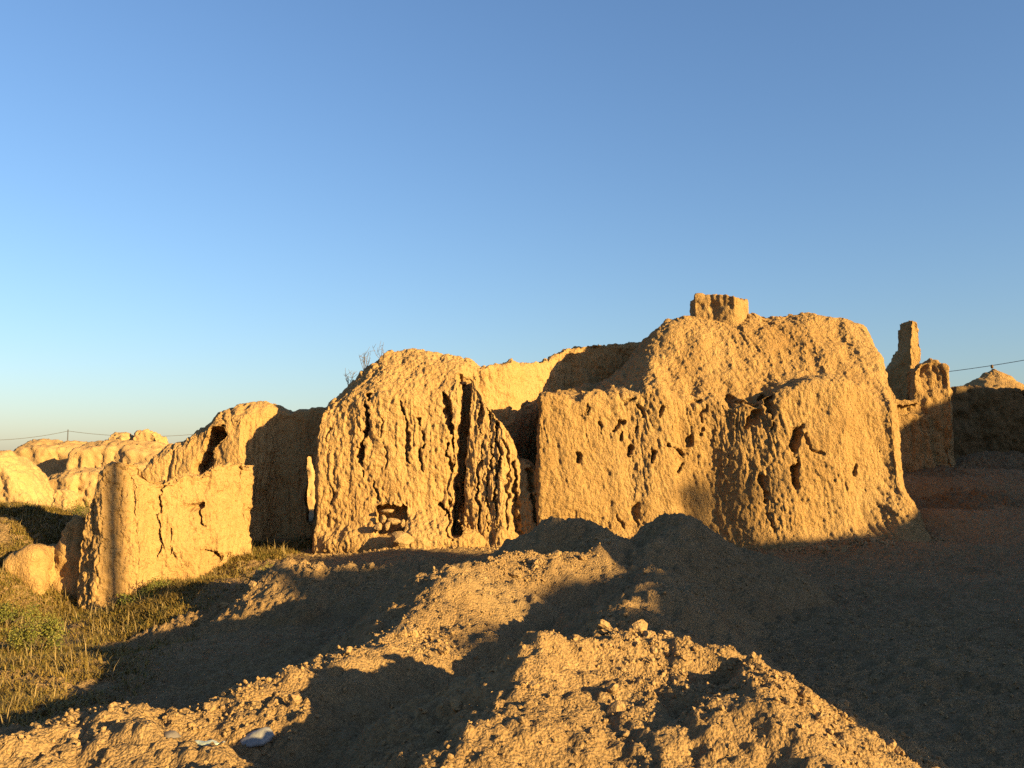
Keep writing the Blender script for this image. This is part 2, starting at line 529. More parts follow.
# ------------------------------------------------------------------ terrain
GP = np.array([
    (2.5, 7, 0), (4.5, 7, 0), (3.8, 12, 0), (6, 16, 0.02), (4.5, 19.5, .05), (1, 19.5, .08), (-2, 19.3, .05), (-4, 19.3, -.05),
    (-5.7, 19.5, -.15), (-7, 18.2, -.5), (-8, 16.6, -.85), (-9, 15, -.9), (-7, 14, -.8), (-5.4, 13, -.78), (-5, 10.5, -.65), (-4.6, 8, -.5),
    (-7, 9, -.8), (-2, 6, -.1), (0, 5, 0), (0, 10, 0), (0, 15, .05), (-2.5, 15, -.05), (-2, 11, -.25), (-3.5, 12, -.5), (-4.2, 10.6, -.6), (-4.5, 16.5, -.3),
    (-10, 17.5, .2), (-10.2, 18.4, .75), (-11.2, 19.5, .88), (-12, 21.5, .85), (-10.5, 20.3, .8), (-11.4, 17.6, .45), (-12.8, 17.5, .5), (-9.4, 16.5, -.08), (-10.5, 16.5, -.05), (-9.5, 15.4, -.55), (-9.5, 21.5, .2), (-13, 25, .0), (-16, 30, -.3), (-20, 36, -.4), (-6, 24, 0.1), (8.3, 19.5, .25), (9.3, 21, .8), (10.3, 24, 1.5),
    (12, 26, 1.7), (16, 27, 1.8), (9, 15, .12), (13, 19, .6), (0, -3, 0), (5, 0, 0), (-5, 0, -.3), (20, 35, 1.5), (0, 30, 0.1), (8, 30, .8),
    (-20, 40, 0), (-10, 34, .1), (-30, 20, -.2), (25, 10, .3), (-16, 8, -.8), (0, 60, 0), (40, 40, .5), (-40, 60, 0), (0, -30, 0), (30, -20, 0), (-30, -20, 0)], np.float64)


def base_ground(x, y):
    num = 0; den = 0
    for gx, gy, gz in GP:
        d2 = (x - gx) ** 2 + (y - gy) ** 2
        w = 1.0 / (d2 + 0.6) ** 2.2
        num = num + w * gz; den = den + w
    return num / den


def ground_z(x, y):
    r = np.sqrt(x * x + y * y)
    near = np.exp(-np.maximum(r - 30, 0) / 40.0)
    z = base_ground(x, y)
    z = z + 0.06 * fbm2(x, y, 0.55, 4, 100) * (0.35 + 0.65 * near) + 0.018 * fbm2(x, y, 4.0, 3, 110) * near
    z = z + near * (0.075 * cells2(x, y, 5.0, 120) * sstep(-0.2, 0.4, fbm2(x, y, 0.8, 2, 125)) + 0.05 * cells2(x, y, 10.0, 127) + 0.03 * cells2(x, y, 21.0, 131) + 0.012 * fbm2(x, y, 12.0, 2, 135))
    z = z + 0.5 * fbm2(x, y, 0.03, 3, 130) * sstep(60, 200, r)
    return z


def grid_axis(a, b, h, far, grow=1.12):
    core = np.arange(a, b + h * 0.5, h)
    step = h; up = [core[-1]]
    while up[-1] < far:
        step *= grow; up.append(up[-1] + step)
    step = h; dn = [core[0]]
    while dn[-1] > -far:
        step *= grow; dn.append(dn[-1] - step)
    return np.concatenate([dn[::-1][:-1], core, up[1:]])


def grid_mesh(xs, ys, zf):
    X, Y = np.meshgrid(xs, ys, indexing='ij')
    Z = zf(X.ravel(), Y.ravel()).reshape(X.shape)
    V = np.stack([X.ravel(), Y.ravel(), Z.ravel()], 1)
    nx, ny = X.shape
    id_ = np.arange(nx * ny).reshape(nx, ny)
    Q = np.stack([id_[:-1, :-1].ravel(), id_[1:, :-1].ravel(), id_[1:, 1:].ravel(), id_[:-1, 1:].ravel()], 1)
    return V, Q


gx = grid_axis(-11, 13, 0.04, 6000)
gy = grid_axis(4.0, 23, 0.05, 6000)
gy = np.concatenate([gy[gy < 4.2], np.arange(4.2, 11, 0.026), gy[gy > 11.02]])
V, Q = grid_mesh(gx, gy, ground_z)
g_ob = mesh_obj("ground", V, Q, M_GROUND)
tag(g_ob, "trodden brown earth around the mud ruins", None, None, "structure")

MOUNDS = []


def mound(name, crests, slope, rnd, seed, label, amp=0.08, clod=0.10, mat=None, dents=(), h=0.028):
    """a heap of soil: crest lines (lists of world points) with falling flanks"""
    pts = np.array([p for c in crests for p in c])

    def zf(x, y):
        wx = x + 0.18 * fbm2(x, y, 1.1, 3, seed); wy = y + 0.18 * fbm2(x, y, 1.1, 3, seed + 7)
        sl = slope * (1 + 0.22 * fbm2(x, y, 0.8, 2, seed + 13))
        best = np.full(x.shape, -9.0)
        for c in crests:
            for a, b in zip(c[:-1], c[1:]):
                ex, ey = b[0] - a[0], b[1] - a[1]
                t = np.clip(((wx - a[0]) * ex + (wy - a[1]) * ey) / (ex * ex + ey * ey + 1e-9), 0, 1)
                d = np.sqrt((wx - a[0] - ex * t) ** 2 + (wy - a[1] - ey * t) ** 2)
                h = a[2] + (b[2] - a[2]) * t - sl * (np.sqrt(d * d + rnd * rnd) - rnd)
                k = 0.10
                hh = np.clip(0.5 + 0.5 * (h - best) / k, 0, 1)
                best = best + (h - best) * hh + k * hh * (1 - hh) * 0.6
        z = best + amp * fbm2(x, y, 1.3, 3, seed + 20)
        for c, r_, dp in dents:
            z = z - dp * np.exp(-((wx - c[0]) ** 2 + (wy - c[1]) ** 2) / (r_ * r_))
        # erosion gullies and slumps
        z = z - 0.05 * (1 - np.abs(vnoise(x * 1.6, y * 1.6, None, seed + 25))) ** 3
        dens = sstep(-0.5, 0.3, fbm2(x, y, 1.0, 2, seed + 30))
        z = z + clod * (0.9 * cells2(x, y, 5.5, seed + 40) * dens + 0.6 * cells2(x, y, 12.0, seed + 44) + 0.34 * cells2(x, y, 24.0, seed + 48) + 0.22 * cells2(x, y, 47.0, seed + 52))
        z = z + 0.014 * fbm2(x, y, 14.0, 3, seed + 50, 0.6)
        return z

    reach = 1.9
    lo = pts.min(0)[:2] - reach; hi = pts.max(0)[:2] + reach
    xs = np.arange(lo[0], hi[0], h); ys = np.arange(lo[1], hi[1], h)
    V, Q = grid_mesh(xs, ys, zf)
    g = base_ground(V[:, 0], V[:, 1])
    keep = V[:, 2] > g - 0.14
    Q = Q[keep[Q].any(1)]
    used = np.zeros(len(V), bool); used[Q.ravel()] = True
    mp = np.cumsum(used) - 1
    c0 = pts.mean(0); c0 = (c0[0], c0[1], float(base_ground(np.array([c0[0]]), np.array([c0[1]]))[0]))
    ob = mesh_obj(name, V[used], mp[Q], mat or M_SOIL, loc=c0)
    tag(ob, label, "dirt mound", "mounds of dumped soil in front of the ruins")
    MOUNDS.append((zf, lo, hi))
    return ob


def PP(*a):
    return [P(*q) for q in a]


def up(pts, dz):
    return [p + np.array([0, 0, dz]) for p in pts]


mound("dirt_mound", [up(PP((370, 800, 3.9), (450, 742, 4.4), (525, 695, 4.9), (566, 655, 5.4), (622, 630, 5.9)), .06),
                     PP((622, 630, 5.9), (690, 648, 5.6), (728, 660, 5.3), (757, 694, 4.8), (812, 755, 4.3), (855, 830, 3.9)),
                     PP((580, 668, 5.4), (640, 700, 4.9), (670, 790, 4.2)), PP((640, 660, 5.5), (705, 700, 4.9), (745, 790, 4.1)), PP((680, 665, 5.4), (735, 730, 4.6))],
      0.60, 0.12, 200, "large sunlit heap of cloddy soil in the right foreground with a dark hollow", clod=0.065, amp=0.06, h=0.017,
      dents=[(P(700, 672, 5.35), .13, .16), (P(672, 708, 5.0), .12, .13), (P(645, 730, 4.8), .10, .09)])
mound("dirt_mound", [PP((620, 640, 6.6), (642, 586, 8.4)), PP((642, 586, 8.4), (658, 577, 10.2), (670, 519, 12.5), (690, 528, 12.9))],
      0.60, 0.16, 260, "tall shaded mound right of centre with a small sunlit tip in front", clod=0.085)
mound("dirt_mound", [PP((526, 537, 12.0), (550, 522, 12.1), (578, 522, 12.0), (596, 533, 11.8), (582, 549, 10.8)),
                     PP((580, 549, 10.8), (505, 555, 10.2), (472, 571, 9.2), (440, 603, 8.2), (400, 632, 7.5), (330, 668, 6.7), (225, 701, 6.0))],
      0.60, 0.12, 320, "centre mound with a sunlit cloddy face and a long low ridge trailing left", clod=0.08)
mound("dirt_mound", [PP((-60, 765, 4.9), (0, 748, 5.1), (60, 728, 5.4), (120, 714, 5.7), (230, 708, 5.9), (315, 714, 5.8)),
                     PP((120, 730, 5.3), (190, 760, 4.8))],
      0.45, 0.2, 380, "low sunlit heap of crumbly soil in the bottom left foreground", clod=0.08, h=0.018)
mound("dirt_mound", [PP((282, 572, 15.0), (300, 565, 14.9), (330, 573, 14.5)), PP((330, 573, 14.5), (400, 566, 15.0), (455, 560, 15.5))],
      0.5, 0.12, 440, "rubble-topped low bank in front of the gap between the ruins", clod=0.12, amp=0.06)

# stone clods -----------------------------------------------------------------


def top_z(x, y):
    x = np.asarray(x, np.float64); y = np.asarray(y, np.float64)
    z = ground_z(x, y)
    for zf, lo, hi in MOUNDS:
        m = (x > lo[0]) & (x < hi[0]) & (y > lo[1]) & (y < hi[1])
        if m.any():
            z[m] = np.maximum(z[m], zf(x[m], y[m]))
    return z


def ico(sub):
    import bmesh
    bm = bmesh.new()
    bmesh.ops.create_icosphere(bm, subdivisions=sub, radius=1.0)
    V = np.array([v.co[:] for v in bm.verts]); T = np.array([[v.index for v in f.verts] for f in bm.faces])
    bm.free()
    return V, T


ICO1, TICO1 = ico(1)
ICO3, TICO3 = ico(3)
ICO2, TICO2 = ico(2)


def rock_verts(Vb, seed, rough=0.35):
    q = Vb * np.array([1.0, 0.78, 0.6])
    # chop flat facets
    rg = np.random.default_rng(seed)
    for _ in range(11):
        n = rg.normal(size=3); n /= np.linalg.norm(n)
        dd = 0.45 + 0.3 * rg.random()
        s = q @ n
        over = np.clip(s - dd, 0, None)
        q = q - over[:, None] * n[None] * 0.9
    nn = fbm3(q[:, 0] + seed, q[:, 1], q[:, 2], 1.6, 3, seed)
    return q * (1 + rough * 0.5 * nn[:, None])


def rot_rand(n, rg):
    a = rg.normal(size=(n, 4)); a /= np.linalg.norm(a, axis=1, keepdims=True)
    w, x, y, z = a.T
    return np.stack([np.stack([1 - 2 * (y * y + z * z), 2 * (x * y - z * w), 2 * (x * z + y * w)], 1),
                     np.stack([2 * (x * y + z * w), 1 - 2 * (x * x + z * z), 2 * (y * z - x * w)], 1),
                     np.stack([2 * (x * z - y * w), 2 * (y * z + x * w), 1 - 2 * (x * x + y * y)], 1)], 1)


def scatter(n, lo, hi, dens, rg):
    x = rg.uniform(lo[0], hi[0], n); y = rg.uniform(lo[1], hi[1], n)
    k = rg.random(n) < dens(x, y)
    return x[k], y[k]


def crest_dist(crest):
    pts = [(p[0], p[1]) for p in crest]
    return lambda x, y: line_dist(x, y, pts)


cr_a = crest_dist(PP((577, 550, 11.0), (505, 556, 10.0), (472, 571, 9.2), (440, 603, 8.2), (400, 632, 7.5), (330, 668, 6.7), (225, 701, 6.0)))
cr_b = crest_dist(PP((380, 790, 4.3), (462, 738, 4.8), (530, 695, 5.2), (566, 655, 5.6), (622, 630, 5.9), (690, 646, 5.6), (742, 657, 5.3)))
cr_c = crest_dist(PP((0, 748, 5.1), (120, 714, 5.7), (230, 708, 5.9), (315, 714, 5.8)))
cr_d = crest_dist(PP((245, 570, 14.7), (300, 562, 14.6), (335, 571, 14.2)))


def clod_density(x, y):
    m = np.maximum.reduce([np.exp(-(cr_a(x, y) / 0.45) ** 2), np.exp(-(cr_b(x, y) / 0.95) ** 2), 0.8 * np.exp(-(cr_c(x, y) / 0.4) ** 2),
                           np.exp(-(cr_d(x, y) / 0.5) ** 2)])
    patch = sstep(-0.35, 0.5, fbm2(x, y, 1.2, 2, 777))
    return np.clip(m * (0.25 + 0.75 * patch) + 0.008 + 0.12 * (x > 0) * patch, 0, 1)


rg = np.random.default_rng(5)
x, y = scatter(170000, (-6, 3.8), (6, 16), clod_density, rg)
n = len(x)
s = 0.004 + 0.020 * rg.random(n) ** 3.5 + 0.0005 * y
z = top_z(x, y)
R = rot_rand(n, rg)
variants = np.stack([rock_verts(ICO1, k) for k in range(12)])
base = variants[rg.integers(0, 12, n)]
VV = np.einsum('nij,nkj->nki', R, base) * s[:, None, None] + np.stack([x, y, z + s * 0.15], 1)[:, None, :]
TT = TICO1[None] + (np.arange(n) * len(ICO1))[:, None, None]
o = mesh_obj("gravel", VV.reshape(-1, 3), None, M_CLOD, smooth=False, T=TT.reshape(-1, 3))
tag(o, "fine loose crumbs of dry soil scattered over the mounds", None, None, "stuff")

# larger clods, one object each
protos = []
for k in range(8):
    me_o = mesh_obj("mud_clod", rock_verts(ICO2, 40 + k, 0.7), None, M_CLOD, T=TICO2, smooth=False)
    protos.append(me_o)


def clod_label(x, y):
    if cr_d(x, y) < 0.9: return "dry mud clod lying on the rubble-topped bank before the gap"
    if cr_c(x, y) < 0.7: return "dry mud clod lying on the low bottom left heap"
    if cr_a(x, y) < 0.9: return "dry mud clod lying along the crest of the centre mound and its ridge"
    return "dry mud clod lying on the large right foreground heap"


x, y = scatter(2600, (-5.5, 4.6), (3, 15.5), lambda a, b: np.clip(clod_density(a, b) - 0.12, 0, 1), rg)
x, y = x[:285], y[:285]
z = top_z(x, y)
first = [True] * 8
for i in range(len(x)):
    k = i % 8
    if first[k]:
        o = protos[k]; first[k] = False
    else:
        o = protos[k].copy(); COL.objects.link(o)
    s_ = (0.022 + 0.062 * rg.random() ** 2.2) * (0.7 + 0.05 * y[i])
    o.scale = (s_, s_ * (0.8 + 0.4 * rg.random()), s_ * (0.8 + 0.4 * rg.random()))
    o.rotation_euler = (rg.random() * 0.6, rg.random() * 0.6, rg.random() * 6.28)
    o.location = (x[i], y[i], z[i] + s_ * 0.15)
    tag(o, clod_label(np.array([x[i]]), np.array([y[i]])), "mud clod", "loose mud clods on the mounds")


# ------------------------------------------------------------------ ruins
def prof(Y, *pp):
    a = np.array([P(px, py, Y) for px, py in pp])
    xs, zs = a[:, 0], a[:, 2]
    return lambda X: np.interp(X, xs, zs)


def fx(px, Y): return P(px, 400, Y)[0]


def xz(Y, *pp):
    return [(P(a, b, Y)[0], P(a, b, Y)[2]) for a, b in pp]


# --- big right block -------------------------------------------------------
RES = 0.045
T_main = prof(22.2, (530, 400), (560, 394), (595, 388), (612, 376), (630, 356), (645, 338), (664, 318), (700, 314), (770, 314), (835, 316), (860, 324), (878, 338), (890, 360), (900, 388))
E_main = prof(20.0, (535, 394), (560, 390), (600, 390), (640, 388), (700, 392), (760, 396), (800, 388), (850, 385), (900, 400))


def top_main(X, Y):
    e, t = E_main(X), T_main(X)
    e = e + 0.16 * fbm2(X, 0 * X, 1.3, 4, 71, 0.6)
    u = np.clip((Y - 20.22) / 2.1, 0, 1)
    u = np.sin(u * math.pi / 2) ** 1.15
    return e + np.maximum(t - e, -0.2) * u - 0.35 * np.clip(Y - 22.8, 0, 9)


S = Solid((-0.1, 18.4, -1.0), (9.9, 25.6, 6.0), RES)
S.prism([(fx(541, 20), 20.0), (fx(640, 20), 20.05), (fx(770, 19.8), 19.8), (fx(880, 20), 20.0), (fx(893, 21), 21.2), (fx(893, 21) + .3, 24.5), (0.9, 24.5), (fx(541, 20), 21.6)],
        top_main, batter=0.04, k=0.24, blend=0.1, rag=0.07, warp=0.24)
T_but = prof(19.4, (760, 402), (790, 386), (820, 378), (850, 376), (872, 384), (890, 402), (915, 440))
S.prism([(fx(772, 19.6), 19.85), (fx(800, 19.6), 19.66), (fx(850, 19.6), 19.58), (fx(880, 19.6), 19.85), (fx(892, 20), 20.7), (fx(890, 20), 22.5), (fx(790, 20), 22.0)],
        lambda X, Y: T_but(X) + 0.15 * np.clip(Y - 19.4, 0, 1), batter=0.07, k=0.25, blend=0.25)
# talus at the foot
S.ball((fx(888, 20), 20.2, 0.45), (0.66, 0.9, 0.85), 0.3)
S.ball((fx(880, 19.6), 19.6, 0.05), (1.0, 0.7, 0.5), 0.3)
S.ball((fx(840, 19.6), 19.6, 0.0), (1.4, 0.6, 0.3), 0.3)
S.ball((fx(600, 20), 19.9, 0.0), (1.8, 0.5, 0.25), 0.3)
for (a, b, w, d) in [(748, 424, .08, .25), (756, 416, .05, .2), (577, 458, .045, .2), (629, 453, .045, .22), (650, 456, .04, .22), (683, 468, .04, .2), (600, 428, .05, .15), (616, 426, .06, .2),
                     (636, 430, .05, .15), (620, 436, .04, .15), (690, 440, .04, .15), (850, 470, .04, .15), (736, 402, .05, .15), (705, 430, .03, .12), (585, 410, .03, .12), (660, 412, .035, .12)]:
    q = xz(19.85, (a, b + 4), (a + 2, b - 4))
    S.groove(q, w, d + .05)
S.groove(xz(19.3, (801, 430), (797, 442), (800, 462), (803, 486)), 0.075, .38)
S.groove(xz(19.3, (810, 434), (813, 450), (826, 456)), 0.04, .12)
S.groove(xz(19.8, (761, 476), (760, 485), (762, 500)), 0.05, .22)
S.groove(xz(19.8, (768, 398), (770, 412), (769, 432)), 0.06, .3)
S.groove(xz(19.8, (742, 402), (758, 404)), 0.03, .12)
S.groove(xz(20.0, (668, 444), (682, 456)), 0.045, .2)
S.groove(xz(20.0, (634, 505), (637, 525)), 0.05, .15)
S.groove(xz(20.0, (616, 512), (622, 528)), 0.05, .12)
S.groove(xz(19.8, (767, 512), (768, 530)), 0.04, .12)
for a, w, d in [([(622, 402), (640, 399)], .04, .14), ([(690, 403), (704, 399)], .045, .14), ([(640, 405), (642, 418)], .045, .14), ([(706, 406), (704, 420)], .04, .12), ([(584, 402), (582, 414)], .03, .10)]:
    S.groove(xz(19.9, *a), w, d)
house = bpy.data.objects.new("ruined_house", None); COL.objects.link(house)
house.location = (4.5, 22, 0)
tag(house, "largest ruined mud house on the right with a rounded roof and a block on top", "ruined house")


def under(o, root):
    o.parent = root
    o.matrix_parent_inverse = Matrix.Translation(-Vector(root.location))
    return o


under(S.build("wall", M_WALL_ROUGH, None, flute=0.046, lumps=0.09, pits=0.011, fine=0.020, seed=400, streak=0.040, fscale=2.0, big=0.4, sub=True, lean=0.18), house)
# block on the roof
S = Solid((fx(690, 22), 21.2, 4.4), (fx(772, 22), 23.6, 6.4), 0.035)
T_blk = prof(22.0, (699, 293), (725, 295), (757, 299), (762, 306))
S.prism([(fx(701, 22), 21.98), (fx(738, 22), 21.75), (fx(761, 22), 22.35), (fx(758, 22), 23.0), (fx(703, 22), 22.9)], lambda X, Y: T_blk(X), batter=0.02, k=0.08, warp=0.10)
S.ball((fx(730, 22), 22.3, 5.05), (0.8, 0.6, 0.22), 0.12)
under(S.build("chimney_block", M_WALL_ROUGH, None, flute=0.02, lumps=0.05, pits=0.03, fine=0.015, seed=430), house)

# --- back wall joining the two blocks ---------------------------------------
def profv(*pp):
    a = np.array([P(*q) for q in pp])
    xs, zs = a[:, 0], a[:, 2]
    return lambda X: np.interp(X, xs, zs)


T_back = profv((440, 372, 20.9), (475, 366, 20.9), (500, 362, 21.2), (530, 360, 22.4), (556, 353, 23.2), (578, 344, 23.6), (600, 340, 23.9), (640, 341, 24.2), (690, 346, 24.4))
S = Solid((-1.6, 20.2, -1), (4.9, 25.6, 6.0), RES)
S.prism([(fx(462, 20.8), 20.8), (fx(488, 20.8), 20.85), (fx(508, 21.2), 21.3), (fx(530, 22.4), 22.5), (fx(570, 23.4), 23.5), (fx(645, 24.1), 24.2), (fx(690, 24.2), 24.3), (fx(690, 24), 25.2), (fx(525, 24), 24.9), (fx(462, 20.8), 22.6)],
        lambda X, Y: T_back(X), batter=0.03, k=0.16, warp=0.12, rag=0.07)
o = S.build("ruined_wall", M_WALL, None, flute=0.045, lumps=0.10, pits=0.026, fine=0.022, seed=460, streak=0.05, fscale=1.5, sub=True)
tag(o, "sloping mud wall half in shadow between the two big ruin blocks", "ruined wall")

# --- fluted stump in front of it ---------------------------------------------
T_fl = prof(20.3, (464, 385), (476, 376), (484, 398), (490, 408), (500, 420), (510, 436), (518, 460), (528, 463), (540, 470), (548, 478))
S = Solid((-1.35, 19.4, -1), (1.0, 21.4, 4.3), 0.035)
S.prism([(fx(472, 20), 20.15), (fx(500, 20), 19.95), (fx(520, 20), 20.15), (fx(538, 20), 20.05), (fx(540, 20), 20.8), (fx(472, 20), 21.0)],
        lambda X, Y: T_fl(X), batter=0.06, k=0.12, warp=0.10)
for a, w, d in [([(482, 402), (480, 460), (478, 528)], .03, .18), ([(490, 412), (489, 470), (488, 530)], .025, .15), ([(497, 424), (496, 470), (498, 530)], .025, .22), ([(505, 440), (506, 490), (508, 530)], .025, .15),
                ([(512, 462), (514, 500), (518, 532)], .045, .25), ([(529, 470), (532, 500), (537, 532)], .06, .3)]:
    S.groove(xz(20.1, *a), w, d)
o = S.build("ruined_wall", M_WALL, None, flute=0.052, lumps=0.05, pits=0.022, fine=0.022, seed=480, fscale=1.7, sub=True)
tag(o, "broken deeply fluted wall stump between the two big ruin blocks", "ruined wall")

# --- middle block -------------------------------------------------------------
T_mid = prof(21.2, (316, 408), (330, 400), (345, 386), (365, 368), (388, 354), (420, 352), (450, 357), (480, 362), (495, 366))
E_mid = prof(20.0, (316, 412), (330, 404), (345, 398), (368, 392), (400, 396), (440, 392), (462, 384), (480, 380))


def top_mid(X, Y):
    e, t = E_mid(X), T_mid(X)
    u = np.clip((Y - 20.0) / 1.1, 0, 1) ** 0.8
    return e + (t - e) * u - 0.3 * np.clip(Y - 21.6, 0, 9)


S = Solid((-5.0, 19.0, -1.0), (-0.3, 23.9, 5.2), 0.038)
S.prism([(fx(321, 20), 20.0), (fx(400, 20), 19.9), (fx(461, 20), 20.0), (fx(466, 20), 20.7), (fx(480, 21), 21.1), (fx(480, 21), 23.0), (fx(332, 20), 22.8)],
        top_mid, batter=0.008, k=0.22, blend=0.1, warp=0.10)
S.ball((fx(430, 20), 19.9, 0.15), (1.2, 0.5, 0.5), 0.35)
S.ball((fx(362, 20), 19.95, 0.1), (0.8, 0.35, 0.3), 0.3)
for a, w, d in [([(368, 392), (367, 425), (361, 450), (360, 478)], .045, .4), ([(404, 402), (405, 430), (410, 446), (411, 464)], .03, .22), ([(419, 418), (421, 445), (424, 472)], .03, .22),
                ([(440, 392), (446, 406)], .06, .35), ([(446, 406), (450, 418), (452, 432)], .075, .45), ([(449, 445), (450, 472)], .035, .25), ([(386, 420), (385, 470)], .02, .10),
                ([(440, 505), (450, 518), (454, 530)], .05, .35), ([(330, 430), (329, 520)], .02, .10), ([(372, 482), (380, 500)], .03, .12)]:
    S.groove(xz(20, *a), w, d)
S.crack(xz(20, (464, 385), (462, 440), (459, 500), (456, 530)), 0.055, 19.0, 20.6, rag=.05)
S.groove(xz(20, (466, 380), (461, 440), (462, 480), (454, 530)), .13, .40)
c0, c1 = P(377, 536, 19.9), P(406, 507, 19.9)
S.box_cut((c0[0], 19.0, c0[2]), (c1[0], 20.35, c1[2]), 0.08)
o = S.build("ruined_house", M_WALL, None, flute=0.038, lumps=0.09, pits=0.020, fine=0.024, big=0.6, seed=500, fscale=1.8, sub=True)
tag(o, "tall fluted mud block left of centre with a stone-filled niche at its foot", "ruined house")

# stones in and before the niche
for (px, py, Yd, s_, fl, lab) in [
    (389, 511, 19.75, (.13, .12, .05), 0, "flat pale stone on top of the others in the niche"),
    (393, 521, 19.7, (.13, .12, .08), .4, "blocky stone in the middle of the niche at the foot of the block"),
    (403, 524, 19.75, (.06, .07, .10), .1, "narrow upright stone at the right edge of the niche"),
    (383, 519, 19.72, (.07, .07, .09), .2, "small square stone inside the niche at its left"),
    (378, 527, 19.55, (.12, .10, .11), 1.1, "rounded stone leaning at the left edge of the niche"),
    (388, 526, 19.55, (.06, .06, .11), .8, "tilted wedge stone between the niche stones"),
    (400, 539, 19.2, (.26, .22, .17), .5, "big smooth yellow boulder below the niche")]:
    c = P(px, py, Yd)
    o = mesh_obj("stone", rock_verts(ICO2, int(px), 0.35) * np.array([1.2, 1.3, 1.6]) * np.array(s_), None, M_CLOD, T=TICO2, smooth=False)
    o.location = c; o.rotation_euler = (0, fl * 0.4, fl)
    tag(o, lab, "stone", "stones in the niche")

# --- left wall with pier ---------------------------------------------------------
S = Solid((-9.3, 16.2, -1.8), (-4.8, 21.4, 3.2), 0.038)
T_pier = prof(17.2, (70, 590), (80, 540), (90, 502), (100, 476), (110, 462), (122, 458), (132, 463), (141, 476), (152, 486))
S.prism([(fx(82, 17), 17.05), (fx(110, 17), 16.95), (fx(146, 17.2), 17.25), (fx(150, 17.6), 17.9), (fx(120, 17.9), 18.1), (fx(92, 17.8), 17.9)],
        lambda X, Y: T_pier(X), batter=0.07, k=0.15, blend=0.1, warp=0.08)
T_lw = prof(18.6, (130, 470), (145, 492), (155, 493), (163, 478), (178, 476), (188, 468), (203, 471), (214, 462), (230, 458), (243, 447), (252, 446))
S.prism([(fx(135, 17.4), 17.45), (fx(180, 18), 18.05), (fx(215, 18.7), 18.65), (fx(250, 19.6), 19.55), (fx(252, 20.2), 20.2), (fx(150, 18.2), 18.3)],
        lambda X, Y: T_lw(X), batter=0.04, k=0.14, blend=0.1, warp=0.10)
for Y_, a, w, d in [(17.6, [(158, 484), (151, 490), (151, 512)], .025, .3), (18.6, [(196, 508), (206, 505)], .05, .35), (18.5, [(204, 512), (205, 526)], .02, .2),
                    (18.5, [(207, 550), (217, 560)], .08, .4), (18.2, [(178, 542), (180, 558)], .016, .12), (18.0, [(160, 525), (163, 548)], .018, .15), (18.0, [(172, 530), (174, 556)], .02, .2),
                    (17.0, [(98, 480), (92, 540), (88, 590)], .016, .06), (17.0, [(108, 475), (104, 540), (102, 590)], .014, .06), (17.0, [(118, 470), (117, 560)], .012, .05), (17.4, [(146, 500), (148, 560)], .025, .2)]:
    S.groove(xz(Y_, *a), w * .8, d * .75)
o = S.build("ruined_wall", M_WALL, None, flute=0.055, lumps=0.14, pits=0.030, fine=0.024, seed=560, fscale=2.0, big=0.35, sub=True)
tag(o, "leaning mud pier and wall standing in the grass on the left", "ruined wall")

# --- broken vault behind ----------------------------------------------------------
T_va = prof(22.0, (130, 470), (150, 458), (165, 446), (185, 436), (200, 424), (218, 409), (240, 404), (268, 405), (288, 413), (330, 404))
S = Solid((-9.6, 20.9, -1), (-3.6, 24.4, 4.2), RES)
S.prism([(fx(140, 21.5), 21.6), (fx(240, 21.5), 21.4), (fx(262, 21.7), 21.7), (fx(275, 21.9), 22.2), (fx(332, 22.2), 22.3), (fx(332, 22.2), 23.6), (fx(150, 22), 23.5)],
        lambda X, Y: T_va(X) - 0.5 * np.clip(22.0 - Y, 0, 1), batter=0.03, k=0.18, warp=0.10)
S.crack(xz(21.5, (199, 468), (205, 453), (215, 433)), 0.16, 20.5, 22.4, 0.05)
S.groove(xz(21.5, (205, 446), (216, 430), (222, 424)), .07, .3)
S.slot([(310, 458), (312, 478), (311, 520)], 3.8, 21.0, 24.4)
o = S.build("ruined_vault", M_WALL, None, flute=0.06, lumps=0.10, pits=0.02, fine=0.012, seed=600, streak=0.04, fscale=1.6, sub=True)
tag(o, "broken mud vault with a dark arched hole behind the left wall", "ruined vault")

# --- low grassy wall stump left of the pier
S = Solid((-11.8, 16.7, -1.6), (-7.6, 19.7, 1.6), 0.06)
T_ls = prof(17.2, (8, 576), (16, 560), (34, 553), (50, 556), (57, 526), (66, 518), (78, 516), (95, 505))
S.prism([(fx(12, 17), 17.0), (fx(48, 17), 16.95), (fx(56, 17.4), 17.4), (fx(90, 17.5), 17.5), (fx(92, 18.2), 18.3), (fx(14, 18.), 18.2)], lambda X, Y: T_ls(X), batter=0.12, k=0.2, warp=0.12)
o = S.build("ruined_wall", M_WALL, None, flute=0.07, lumps=0.14, pits=0.04, fine=0.025, seed=640, fscale=1.4)
tag(o, "low worn wall stump in the grass, left of the leaning pier", "ruined wall")

# --- right hand cluster -------------------------------------------------------------
S = Solid((fx(880, 25), 23.6, -0.5), (fx(975, 25), 28.6, 5.6), 0.045)
xa, xb = fx(915, 25), fx(957, 25)
cxm, hw = (xa + xb) / 2, (xb - xa) / 2
ztop = P(936, 359, 25)[2]


def top_arch(X, Y):
    q = np.clip((X - cxm) / (hw * 1.08), -1, 1)
    return ztop - 0.55 + 0.55 * np.sqrt(1 - q * q)


